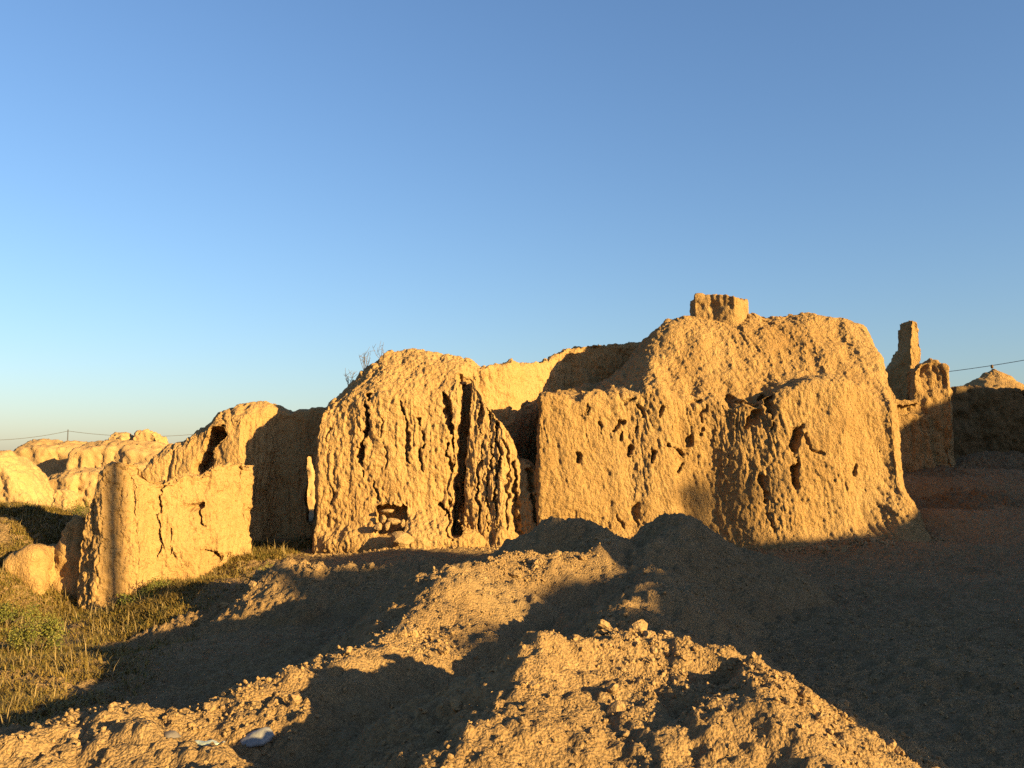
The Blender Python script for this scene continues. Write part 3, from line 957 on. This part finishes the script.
S.prism([(xa, 25.08), (fx(950, 25), 24.95), (xb + .06, 25.4), (xb + .02, 25.95), (xa + .05, 25.8)], top_arch, batter=0.02, k=0.10, warp=0.04)
c = P(934, 380, 24.9)
S.ball((c[0] - .02, 24.86, c[2]), (0.44, 0.20, 0.50), 0.03, True)
lz = P(900, 398, 24.8)[2]
S.prism([(fx(886, 24.8), 24.8), (fx(932, 24.8), 24.8), (fx(936, 25), 26.5), (fx(886, 24.6), 26.5)], lambda X, Y: np.interp(X, [fx(886, 24.6), xa, xa + .2, xb], [lz, lz - .05, lz - .45, lz - .6]), batter=0.06, k=0.12, warp=0.12)
S.crack(xz(24.6, (893, 411), (925, 408)), 0.10, 23.5, 25.0)
o = S.build("ruined_vault", M_WALL_ROUGH, None, flute=0.06, lumps=0.05, pits=0.045, fine=0.02, seed=660)
tag(o, "round-topped end of a mud vault beside the largest ruin on the right", "ruined vault")

S = Solid((fx(875, 29), 28.0, 0), (fx(945, 29), 31.0, 7.2), 0.05)
T_tw = prof(29.0, (884, 384), (896, 368), (904, 357), (908.5, 344), (910, 324), (911, 319), (919, 321), (922, 332), (924, 372), (936, 402), (941, 410))
S.prism([(fx(884, 29.8), 29.8), (fx(907, 29.1), 29.1), (fx(912, 28.9), 28.9), (fx(922, 29), 29.0), (fx(938, 29), 29.1), (fx(938, 29), 29.6), (fx(913, 29.6), 29.65), (fx(884, 30.2), 30.3)], lambda X, Y: T_tw(X), batter=0.0, k=0.04, warp=0.02)
o = S.build("ruined_tower", M_WALL_ROUGH, None, flute=0.03, lumps=0.05, pits=0.04, fine=0.02, seed=680)
tag(o, "thin broken mud tower rising like a finger on the right skyline", "ruined tower")

# pointed dome
cd = P(992, 366, 33)
zb = P(992, 392, 33)[2]
rad = 1.32
a_ = np.linspace(0, 2 * math.pi, 73)[:-1]
tt = np.concatenate([[0], np.linspace(0.02, 1, 30)])
rr = np.where(tt < 1, tt ** 0.92, 1) * rad
zz = zb + (cd[2] - 0.05 - zb) * (1 - tt ** 0.98)
rr = np.concatenate([rr, [rad * 1.02]]); zz = np.concatenate([zz, [-0.5]])
Vd = []; Qd = []
for r_, z_ in zip(rr, zz):
    Vd += [(cd[0] + r_ * math.cos(t), cd[1] + r_ * math.sin(t), z_) for t in a_]
nA = len(a_)
for i in range(len(rr) - 1):
    for k in range(nA):
        Qd.append((i * nA + k, (i + 1) * nA + k, (i + 1) * nA + (k + 1) % nA, i * nA + (k + 1) % nA))
Vd = erode(np.array(Vd, np.float32), np.array(Qd), 0.02, 0.05, 0.03, 0.02, 690)
dome = mesh_obj("domed_roof", Vd, Qd, M_WALL_ROUGH)
tag(dome, "pointed mud dome with a small knob at the far right edge", "dome")
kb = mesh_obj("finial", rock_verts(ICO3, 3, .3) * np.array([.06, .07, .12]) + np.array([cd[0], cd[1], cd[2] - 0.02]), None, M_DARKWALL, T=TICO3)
kb.parent = dome

# shaded wall at the right edge
S = Solid((fx(950, 28), 27.0, -0.5), (20.5, 30.2, 5.2), 0.06)
T_rw = prof(28.5, (950, 390), (975, 387), (1000, 388), (1030, 389), (1150, 392))
S.prism([(fx(956, 28.3), 28.4), (19.5, 28.0), (19.5, 29.4), (fx(956, 28.3), 29.5)], lambda X, Y: T_rw(X), batter=0.05, k=0.15, warp=0.08)
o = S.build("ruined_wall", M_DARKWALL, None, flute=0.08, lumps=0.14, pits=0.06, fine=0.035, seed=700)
tag(o, "long shaded mud wall below the pointed dome at the right edge", "ruined wall")

# debris slope at the foot of it
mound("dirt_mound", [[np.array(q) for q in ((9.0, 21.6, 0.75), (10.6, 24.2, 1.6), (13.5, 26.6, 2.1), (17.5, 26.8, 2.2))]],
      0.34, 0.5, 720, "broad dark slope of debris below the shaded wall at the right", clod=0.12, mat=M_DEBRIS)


# --- far ruins on the left ---------------------------------------------------------
def far_ruin(Y, pp, depth, label, seed, name="ruined_house", cat="ruined house", base=-0.5, h=0.12, batter=0.12, mat=None):
    x0, x1 = fx(pp[0][0], Y), fx(pp[-1][0], Y)
    tz = prof(Y + depth * 0.3, *pp)
    zm = max(P(a, b, Y + depth)[2] for a, b in pp) + 0.6
    S = Solid((x0 - 1.2, Y - 1.2, -1.0), (x1 + 1.2, Y + depth + 1.2, zm), h)
    S.prism([(x0, Y), (x1, Y - .1), (x1, Y + depth), (x0, Y + depth)],
            lambda X, Yy: tz(X) - 0.35 * np.clip(Y + depth * 0.3 - Yy, 0, 9) - 0.2 * np.clip(Yy - Y - depth * .4, 0, 9), batter=batter, k=0.22, warp=0.3, seed=seed)
    o = S.build(name, mat or M_FAR, None, flute=0.08, lumps=0.12, pits=0.06, fine=0.04, seed=seed, fscale=1.3, big=0.6)
    tag(o, label, cat, "far ruins on the left")
    return o


far_ruin(36, [(-70, 470), (-30, 456), (5, 452), (22, 466), (38, 492), (44, 505)], 3, "pale rounded mud ruin cut by the left edge of the photo", 800, h=0.08)
far_ruin(50, [(4, 462), (18, 447), (30, 439), (45, 437), (62, 440), (85, 444)], 4, "rounded mud ruin on the skyline below the far power pole", 820)
far_ruin(46, [(70, 446), (95, 440), (130, 440), (160, 444), (185, 450)], 4, "long mud ruin on the skyline behind the leaning pier", 840)
far_ruin(42, [(40, 478), (70, 470), (100, 466), (140, 462), (175, 468)], 2.5, "low pale mud wall between the skyline ruin and the leaning pier", 850, name="ruined_wall", cat="ruined wall", h=0.09)
far_ruin(48, [(104, 436), (110, 433), (126, 433), (131, 438)], 1.5, "small low block on the far skyline left of the taller block", 860, batter=0.03, h=0.08)
far_ruin(48, [(133, 432), (137, 430), (155, 430), (159, 434)], 1.5, "taller square block on the far skyline behind the left wall", 880, batter=0.03, h=0.08)
far_ruin(33, [(50, 493), (54, 488), (66, 489), (72, 496)], 0.8, "small broken mud stub in the grass beyond the left wall", 890, name="ruined_wall", cat="ruined wall", batter=0.06, h=0.05)
far_ruin(39, [(270, 440), (290, 430), (325, 428), (350, 440)], 2.5, "sunlit mud ruin seen through the slit of the dark vault", 895, name="ruined_wall", cat="ruined wall")

# --- unseen things behind the viewer that throw the long shadows ----------------------------
TE = math.tan(SUN_EL)
D = 15.0


def to_world(u, w, z):
    return np.array([SPERP[0] * u + SH[0] * w, SPERP[1] * u + SH[1] * w, z])


PROFILE = [(2.0, -1.4), (4.6, 0.0), (5.3, 0.35), (5.5, 1.15), (6.0, 1.42), (6.5, 1.5), (7.1, 1.4), (7.65, 1.6), (9.2, 1.75), (9.5, 2.5), (10.0, 2.6), (11.5, 2.65), (12.8, 3.1), (13.8, 3.1), (14.5, 2.6), (15.5, 2.3), (17, 1.95), (18.8, 1.7),
           (20.2, 1.5), (21.3, 1.85), (21.9, 2.3), (23.5, 3.2), (25, 4.0), (26.1, 4.0), (27.0, 4.5), (28, 4.9), (32, 5.3), (37, 5.3), (41, 4.5)]  # wall top outline shaped to place the shadow edges on mounds and ruins
pu = np.array([p[0] for p in PROFILE]); pv = np.array([p[1] for p in PROFILE]) + TE * D
S = Solid((1.0, D - 1.6, -0.6), (42.0, D + 1.6, 9.5), 0.10)
S.prism([(2.2, D - .45), (40.5, D - .45), (40.5, D + .45), (2.2, D + .45)], lambda X, Y: np.interp(X, pu, pv), batter=0.03, k=0.1, warp=0.08)
Fb = S.F
for sl in ((slice(None), slice(None), 0), (0,), (-1,), (slice(None), 0), (slice(None), -1), (slice(None), slice(None), -1)): Fb[sl] = 1
V, Q = surface_nets(Fb, S.lo, S.h)
V = erode(V, Q, 0.04, 0.08, 0.03, 0.02, 900)
Vw = np.stack([SPERP[0] * V[:, 0] + SH[0] * V[:, 1], SPERP[1] * V[:, 0] + SH[1] * V[:, 1], V[:, 2]], 1)
o = mesh_obj("ruined_wall", Vw, Q, M_WALL)
tag(o, "high broken mud wall unseen behind the viewer, shaped to shade the foreground", "ruined wall")


def tube(pts, r, n=8):
    V = []; Q = []
    pts = [np.asarray(p, float) for p in pts]
    rs = r if hasattr(r, '__len__') else [r] * len(pts)
    for i, p in enumerate(pts):
        d = pts[min(i + 1, len(pts) - 1)] - pts[max(i - 1, 0)]; d /= np.linalg.norm(d)
        a = np.cross(d, [0, 0, 1.0]) if abs(d[2]) < .95 else np.cross(d, [1.0, 0, 0]); a /= np.linalg.norm(a); b = np.cross(d, a)
        V += [p + rs[i] * (math.cos(t) * a + math.sin(t) * b) for t in np.linspace(0, 2 * math.pi, n + 1)[:-1]]
    for i in range(len(pts) - 1):
        for k in range(n): Q.append((i * n + k, i * n + (k + 1) % n, (i + 1) * n + (k + 1) % n, (i + 1) * n + k))
    T = [(0, k + 1, k) for k in range(1, n - 1)] + [((len(pts) - 1) * n, (len(pts) - 1) * n + k, (len(pts) - 1) * n + k + 1) for k in range(1, n - 1)]
    return np.array(V), Q, T


def pole(base, h, r, label, name="utility_pole"):
    base = np.asarray(base, float)
    V, Q, T = tube([base - [0, 0, .5], base + [0, 0, h * .5], base + [0, 0, h]], [r, r * .95, r * .85], 14)
    o = mesh_obj(name, V - base, Q, M_POLE, T=T); o.location = base
    tag(o, label, "pole")
    V, Q, T = tube([(-0.7, 0, h - .4), (0.7, 0, h - .4)], r * .4, 8)
    c = mesh_obj("crossarm", V, Q, M_POLE, T=T); c.parent = o
    for q in (-.6, 0, .6):
        V, Q, T = tube([(q, 0, h - .4), (q, 0, h - .15)], [.04, .05], 8)
        i_ = mesh_obj("insulator", V, Q, M_WHITE, T=T); i_.parent = o
    return o


b = to_world(9.75, D + 3.0, 0)
pole(b, 10.8, 0.17, "thick utility pole behind the viewer shading the leaning pier")
b = to_world(18.75, 42.0, 0)  # added pole, out of view, for a soft faint shadow on the big block
pole(b, 3.4 + TE * 42, 0.20, "distant pole added unseen behind the viewer to faintly shade the largest ruin")

# --- power lines -----------------------------------------------------------------
pl = P(68, 431, 90); pl[2] = P(68, 429.5, 90)[2]
V, Q, T = tube([np.array([pl[0], pl[1], 0]), pl], [.06, .05], 8)
po = mesh_obj("utility_pole", V - np.array([pl[0], pl[1], 0]), Q, M_WIRE, T=T); po.location = (pl[0], pl[1], 0)
tag(po, "thin power pole on the far left skyline", "pole")


def cable(pts, sag, r, label):
    out = []
    for a, b in zip(pts[:-1], pts[1:]):
        for t in np.linspace(0, 1, 14)[:-1]:
            p = a + (b - a) * t; p = p.copy(); p[2] -= sag * 4 * t * (1 - t); out.append(p)
    out.append(pts[-1])
    V, Q, T = tube(out, r, 6)
    o = mesh_obj("power_cable", V, Q, M_WIRE, T=T)
    tag(o, label, "power cable")


cable([P(-60, 438, 84), P(68, 431, 90), P(215, 432, 96)], 0.5, 0.025, "power cable sagging across the far left skyline")
cable([P(880, 378, 60), P(1090, 347, 52)], 0.25, 0.02, "power cable crossing the sky above the pointed dome")

# --- vegetation ---------------------------------------------------------------------
rg = np.random.default_rng(21)


def blades(x, y, z, hgt, wid, lean, rg, seg=2):
    n = len(x)
    az = rg.random(n) * 6.283; ln = lean * (0.3 + rg.random(n))
    dx, dy = np.cos(az), np.sin(az)
    px_, py_ = -dy, dx
    V = np.zeros((n, 5, 3)); 
    for k, (f, w) in enumerate(((0, 1.0), (0.55, 0.8))):
        bx = x + dx * ln * hgt * f * f; by = y + dy * ln * hgt * f * f; bz = z + hgt * f * (1 - 0.25 * ln * f)
        V[:, 2 * k] = np.stack([bx - px_ * wid * w, by - py_ * wid * w, bz], 1)
        V[:, 2 * k + 1] = np.stack([bx + px_ * wid * w, by + py_ * wid * w, bz], 1)
    V[:, 4] = np.stack([x + dx * ln * hgt, y + dy * ln * hgt, z + hgt * (1 - .25 * ln)], 1)
    i0 = (np.arange(n) * 5)[:, None]
    Q = np.concatenate([i0 + np.array([[0, 1, 3, 2]])]); T = i0 + np.array([[2, 3, 4]])
    return V.reshape(-1, 3), Q, T


def grass_d(x, y):
    d = sstep(-3.6, -5.2, x + 0.10 * (y - 9) * (y < 19) + 0.5 * fbm2(x, y, 0.6, 2, 60))
    return d * sstep(-1.0, -0.2, fbm2(x, y, 0.9, 3, 65)) * (1 - 0.6 * sstep(19, 25, y)) * np.where((x < -8.2) & (y > 11), 1.6, 1.0)


x, y = scatter(620000, (-14, 7.0), (-3.5, 25), grass_d, rg)
n = len(x)
z = ground_z(x, y) - 0.01
clump = 0.5 + 0.5 * fbm2(x, y, 1.4, 2, 68)
hg = (0.035 + 0.11 * rg.random(n) ** 2.5) * (0.5 + clump.clip(0, 1.2))
V, Q, T = blades(x, y, z, hg, 0.0035 + 0.003 * rg.random(n) + y * 0.00015, 1.3, rg)
o = mesh_obj("grass", V, Q, M_GRASS, T=T, smooth=False)
tag(o, "dry yellow-green grass covering the hollow on the left", None, None, "stuff")


x, y = scatter(5200, (-14, 7.5), (-4.2, 24), grass_d, rg)
n = len(x)
V, Q, T = blades(x, y, ground_z(x, y) - 0.01, 0.14 + 0.26 * rg.random(n) ** 1.6, 0.0025 + 0.002 * rg.random(n) + y * 0.0001, 0.7, rg)
o = mesh_obj("dry_grass", V, Q, M_STRAW, T=T, smooth=False)
tag(o, "taller dead stalks sticking out of the grass", None, None, "stuff")


def shrub(c, r, nleaf, label, seed, leaf=0.017, name="shrub", mat=None, nst=14):
    rg = np.random.default_rng(seed)
    root = bpy.data.objects.new(name, None); COL.objects.link(root); root.location = [float(q) for q in c]
    tag(root, label, "shrub", "shrubs in the grass")
    VV = []; QQ = []; TT = []; off = 0; tips = []
    for k in range(nst):
        az = rg.random() * 6.283; el = 0.4 + rg.random() * 1.0
        L = r[0] * (0.7 + 0.5 * rg.random())
        p1 = np.array([math.cos(az) * math.cos(el), math.sin(az) * math.cos(el), math.sin(el)]) * L * np.array([1, 1, r[1] / r[0]])
        mid = p1 * 0.5 + rg.normal(size=3) * 0.04 * L
        V, Q, T = tube([np.zeros(3), mid, p1], [.007, .005, .002], 5)
        VV.append(V); QQ += [tuple(q + off for q in qq) for qq in Q]; TT += [tuple(q + off for q in qq) for qq in T]; off += len(V)
        tips.append((mid, p1))
    st = mesh_obj("stem", np.concatenate(VV), QQ, M_TWIG, T=TT); st.parent = root
    tt = rg.integers(0, nst, nleaf); f = rg.random(nleaf) ** 0.7
    A = np.array([t[0] for t in tips])[tt]; B = np.array([t[1] for t in tips])[tt]
    pc = A * 0.6 * (1 - f)[:, None] + (A * 0.4 * (1 - f)[:, None]) + B * f[:, None] + rg.normal(size=(nleaf, 3)) * 0.10 * r[0]
    pc[:, 2] = np.abs(pc[:, 2])
    R = rot_rand(nleaf, rg)
    lf = np.array([(-1, 0, 0), (0, -.45, .1), (1, 0, 0), (0, .45, .1)]) * leaf
    sc = 0.6 + 0.8 * rg.random(nleaf)
    V = np.einsum('nij,kj->nki', R, lf) * sc[:, None, None] + pc[:, None]
    Q = (np.arange(nleaf) * 4)[:, None] + np.arange(4)[None]
    f_ = mesh_obj("foliage", V.reshape(-1, 3), Q, mat or M_LEAF, smooth=False); f_.parent = root
    return root


def on_ground(px, py, Y):
    p = P(px, py, Y); p[2] = float(top_z(np.array([p[0]]), np.array([p[1]]))[0]); return p


for (px, Y, r, nl, lab) in [
    (42, 12.6, (.55, .45), 3600, "largest green shrub low in the grass near the left edge"),
    (140, 16.4, (.38, .25), 900, "small low shrub at the foot of the leaning pier"),
    (266, 15.6, (.42, .38), 900, "straggly shrub at the foot of the dark gap"),
    (75, 22.5, (.6, .5), 1200, "dull bush beyond the grass behind the leaning pier"),
    (10, 15.0, (.5, .35), 1500, "yellowish shrub in the grass at the very left edge"),
    (160, 17.0, (.35, .22), 800, "tuft of weeds against the left wall just right of the pier")]:
    shrub(on_ground(px, 600, Y), r, nl, lab, int(px) + 5)

# dry stalks on top of the middle block
for (px, py, lab, n_, hh) in [(349, 386, "lowest dry twig plant on the sloping top of the fluted block", 6, .38), (364, 368, "bushiest dry twig plant on the sloping top of the fluted block", 8, .42),
                              (381, 357, "tallest dry stalk near the summit of the fluted block", 4, .36)]:
    c = P(px, py + 3, 21.0)
    VV = []; QQ = []; TT = []; off = 0
    rg = np.random.default_rng(px)
    for k in range(n_):
        az = rg.random() * 6.28; ln = rg.random() * .7
        tip = np.array([math.cos(az) * ln, math.sin(az) * ln, 1.0]) * hh * (.6 + .5 * rg.random())
        segs = [([np.zeros(3), tip * .5 + rg.normal(size=3) * .02, tip], [.006, .005, .003])]
        for q in range(3):
            s0 = tip * (.45 + .2 * q); e = s0 + (rg.normal(size=3) * .08 + np.array([0, 0, .08]))
            segs.append(([s0, e], [.004, .003]))
        for pts, rs in segs:
            V, Q, T = tube(pts, rs, 5)
            VV.append(V); QQ += [tuple(q + off for q in qq) for qq in Q]; TT += [tuple(q + off for q in qq) for qq in T]; off += len(V)
    o = mesh_obj("dry_plant", np.concatenate(VV), QQ, M_TWIG, T=TT); o.location = c
    tag(o, lab, "dry plant", "dry plants on the fluted block")

# --- litter in the foreground -----------------------------------------------------------
c = on_ground(261, 740, 5.6)
o = mesh_obj("stone", rock_verts(ICO3, 91, .6) * np.array([.10, .085, .05]), None, M_WHITE, T=TICO3)
o.location = c + np.array([0, 0, .03]); o.rotation_euler = (0.5, -.25, .4)
tag(o, "flat pale stone in the shade at the bottom left", "stone")
# crushed bottle
c = on_ground(204, 760, 5.15)
prof_r = [(0, .004), (.0, .024), (.012, .030), (.06, .028), (.075, .024), (.09, .029), (.13, .030), (.15, .022), (.165, .012), (.182, .012), (.182, .003)]
V = []; Q = []
nA = 20
for q, r_ in prof_r:
    for k in range(nA):
        t = 2 * math.pi * k / nA
        V.append((q - .09, r_ * math.cos(t), .62 * r_ * math.sin(t) + .004 * math.sin(q * 90 + 2 * t)))
for i in range(len(prof_r) - 1):
    for k in range(nA): Q.append((i * nA + k, i * nA + (k + 1) % nA, (i + 1) * nA + (k + 1) % nA, (i + 1) * nA + k))
o = mesh_obj("plastic_bottle", V, Q, M_PLASTIC); o.location = c + np.array([0, 0, .035]); o.rotation_euler = (0, 0, 0.1)
tag(o, "crushed pale plastic bottle on the soil at the bottom left", "bottle")
V, Q, T = tube([(.093, 0, 0), (.108, 0, 0)], .0145, 14)
k_ = mesh_obj("cap", V, Q, M_WHITE, T=T); k_.parent = o
c = on_ground(172, 761, 5.1)
o = mesh_obj("stone", rock_verts(ICO3, 93, .3) * np.array([.06, .05, .035]), None, plain("grey_stone", (.10, .085, .08)), T=TICO3)
o.location = c + np.array([0, 0, .01])
tag(o, "small grey stone left of the crushed bottle", "stone")

# rubble at the foot of the big block
rg = np.random.default_rng(70)
x = rg.uniform(-4.2, 8.9, 5200); y = rg.normal(19.35, 0.33, 5200)
k = (y < 19.95) & (rg.random(5200) < 0.25 + 0.75 * sstep(-0.3, 0.4, fbm2(x, y, 0.8, 2, 91)))
x, y = x[k], y[k]; n = len(x)
z = top_z(x, y); s = 0.012 + 0.045 * rg.random(n) ** 3
VV = np.einsum('nij,nkj->nki', rot_rand(n, rg), variants[rg.integers(0, 12, n)]) * s[:, None, None] + np.stack([x, y, z + s * 0.25], 1)[:, None, :]
TT = TICO1[None] + (np.arange(n) * len(ICO1))[:, None, None]
o = mesh_obj("rubble", VV.reshape(-1, 3), None, M_CLOD, smooth=False, T=TT.reshape(-1, 3))
tag(o, "strip of fine fallen rubble along the foot of the ruins", None, None, "stuff")
rg = np.random.default_rng(77)
for i in range(46):
    if i < 30:
        px = rg.uniform(815, 905); py = 0; Y = rg.uniform(18.3, 19.1)
    else:
        px = rg.uniform(520, 700); Y = rg.uniform(18.9, 19.5)
    p = on_ground(px, 540, Y)
    o = protos[i % 8].copy(); COL.objects.link(o)
    s_ = 0.04 + 0.09 * rg.random() ** 2
    o.scale = (s_, s_ * .8, s_ * .7); o.rotation_euler = (rg.random(), rg.random(), rg.random() * 6)
    o.location = p + np.array([0, 0, s_ * .2])
    tag(o, "fallen mud lump at the right foot of the largest ruin" if i < 30 else "fallen mud lump along the left foot of the largest ruin", "mud clod", "fallen lumps at the foot of the largest ruin")
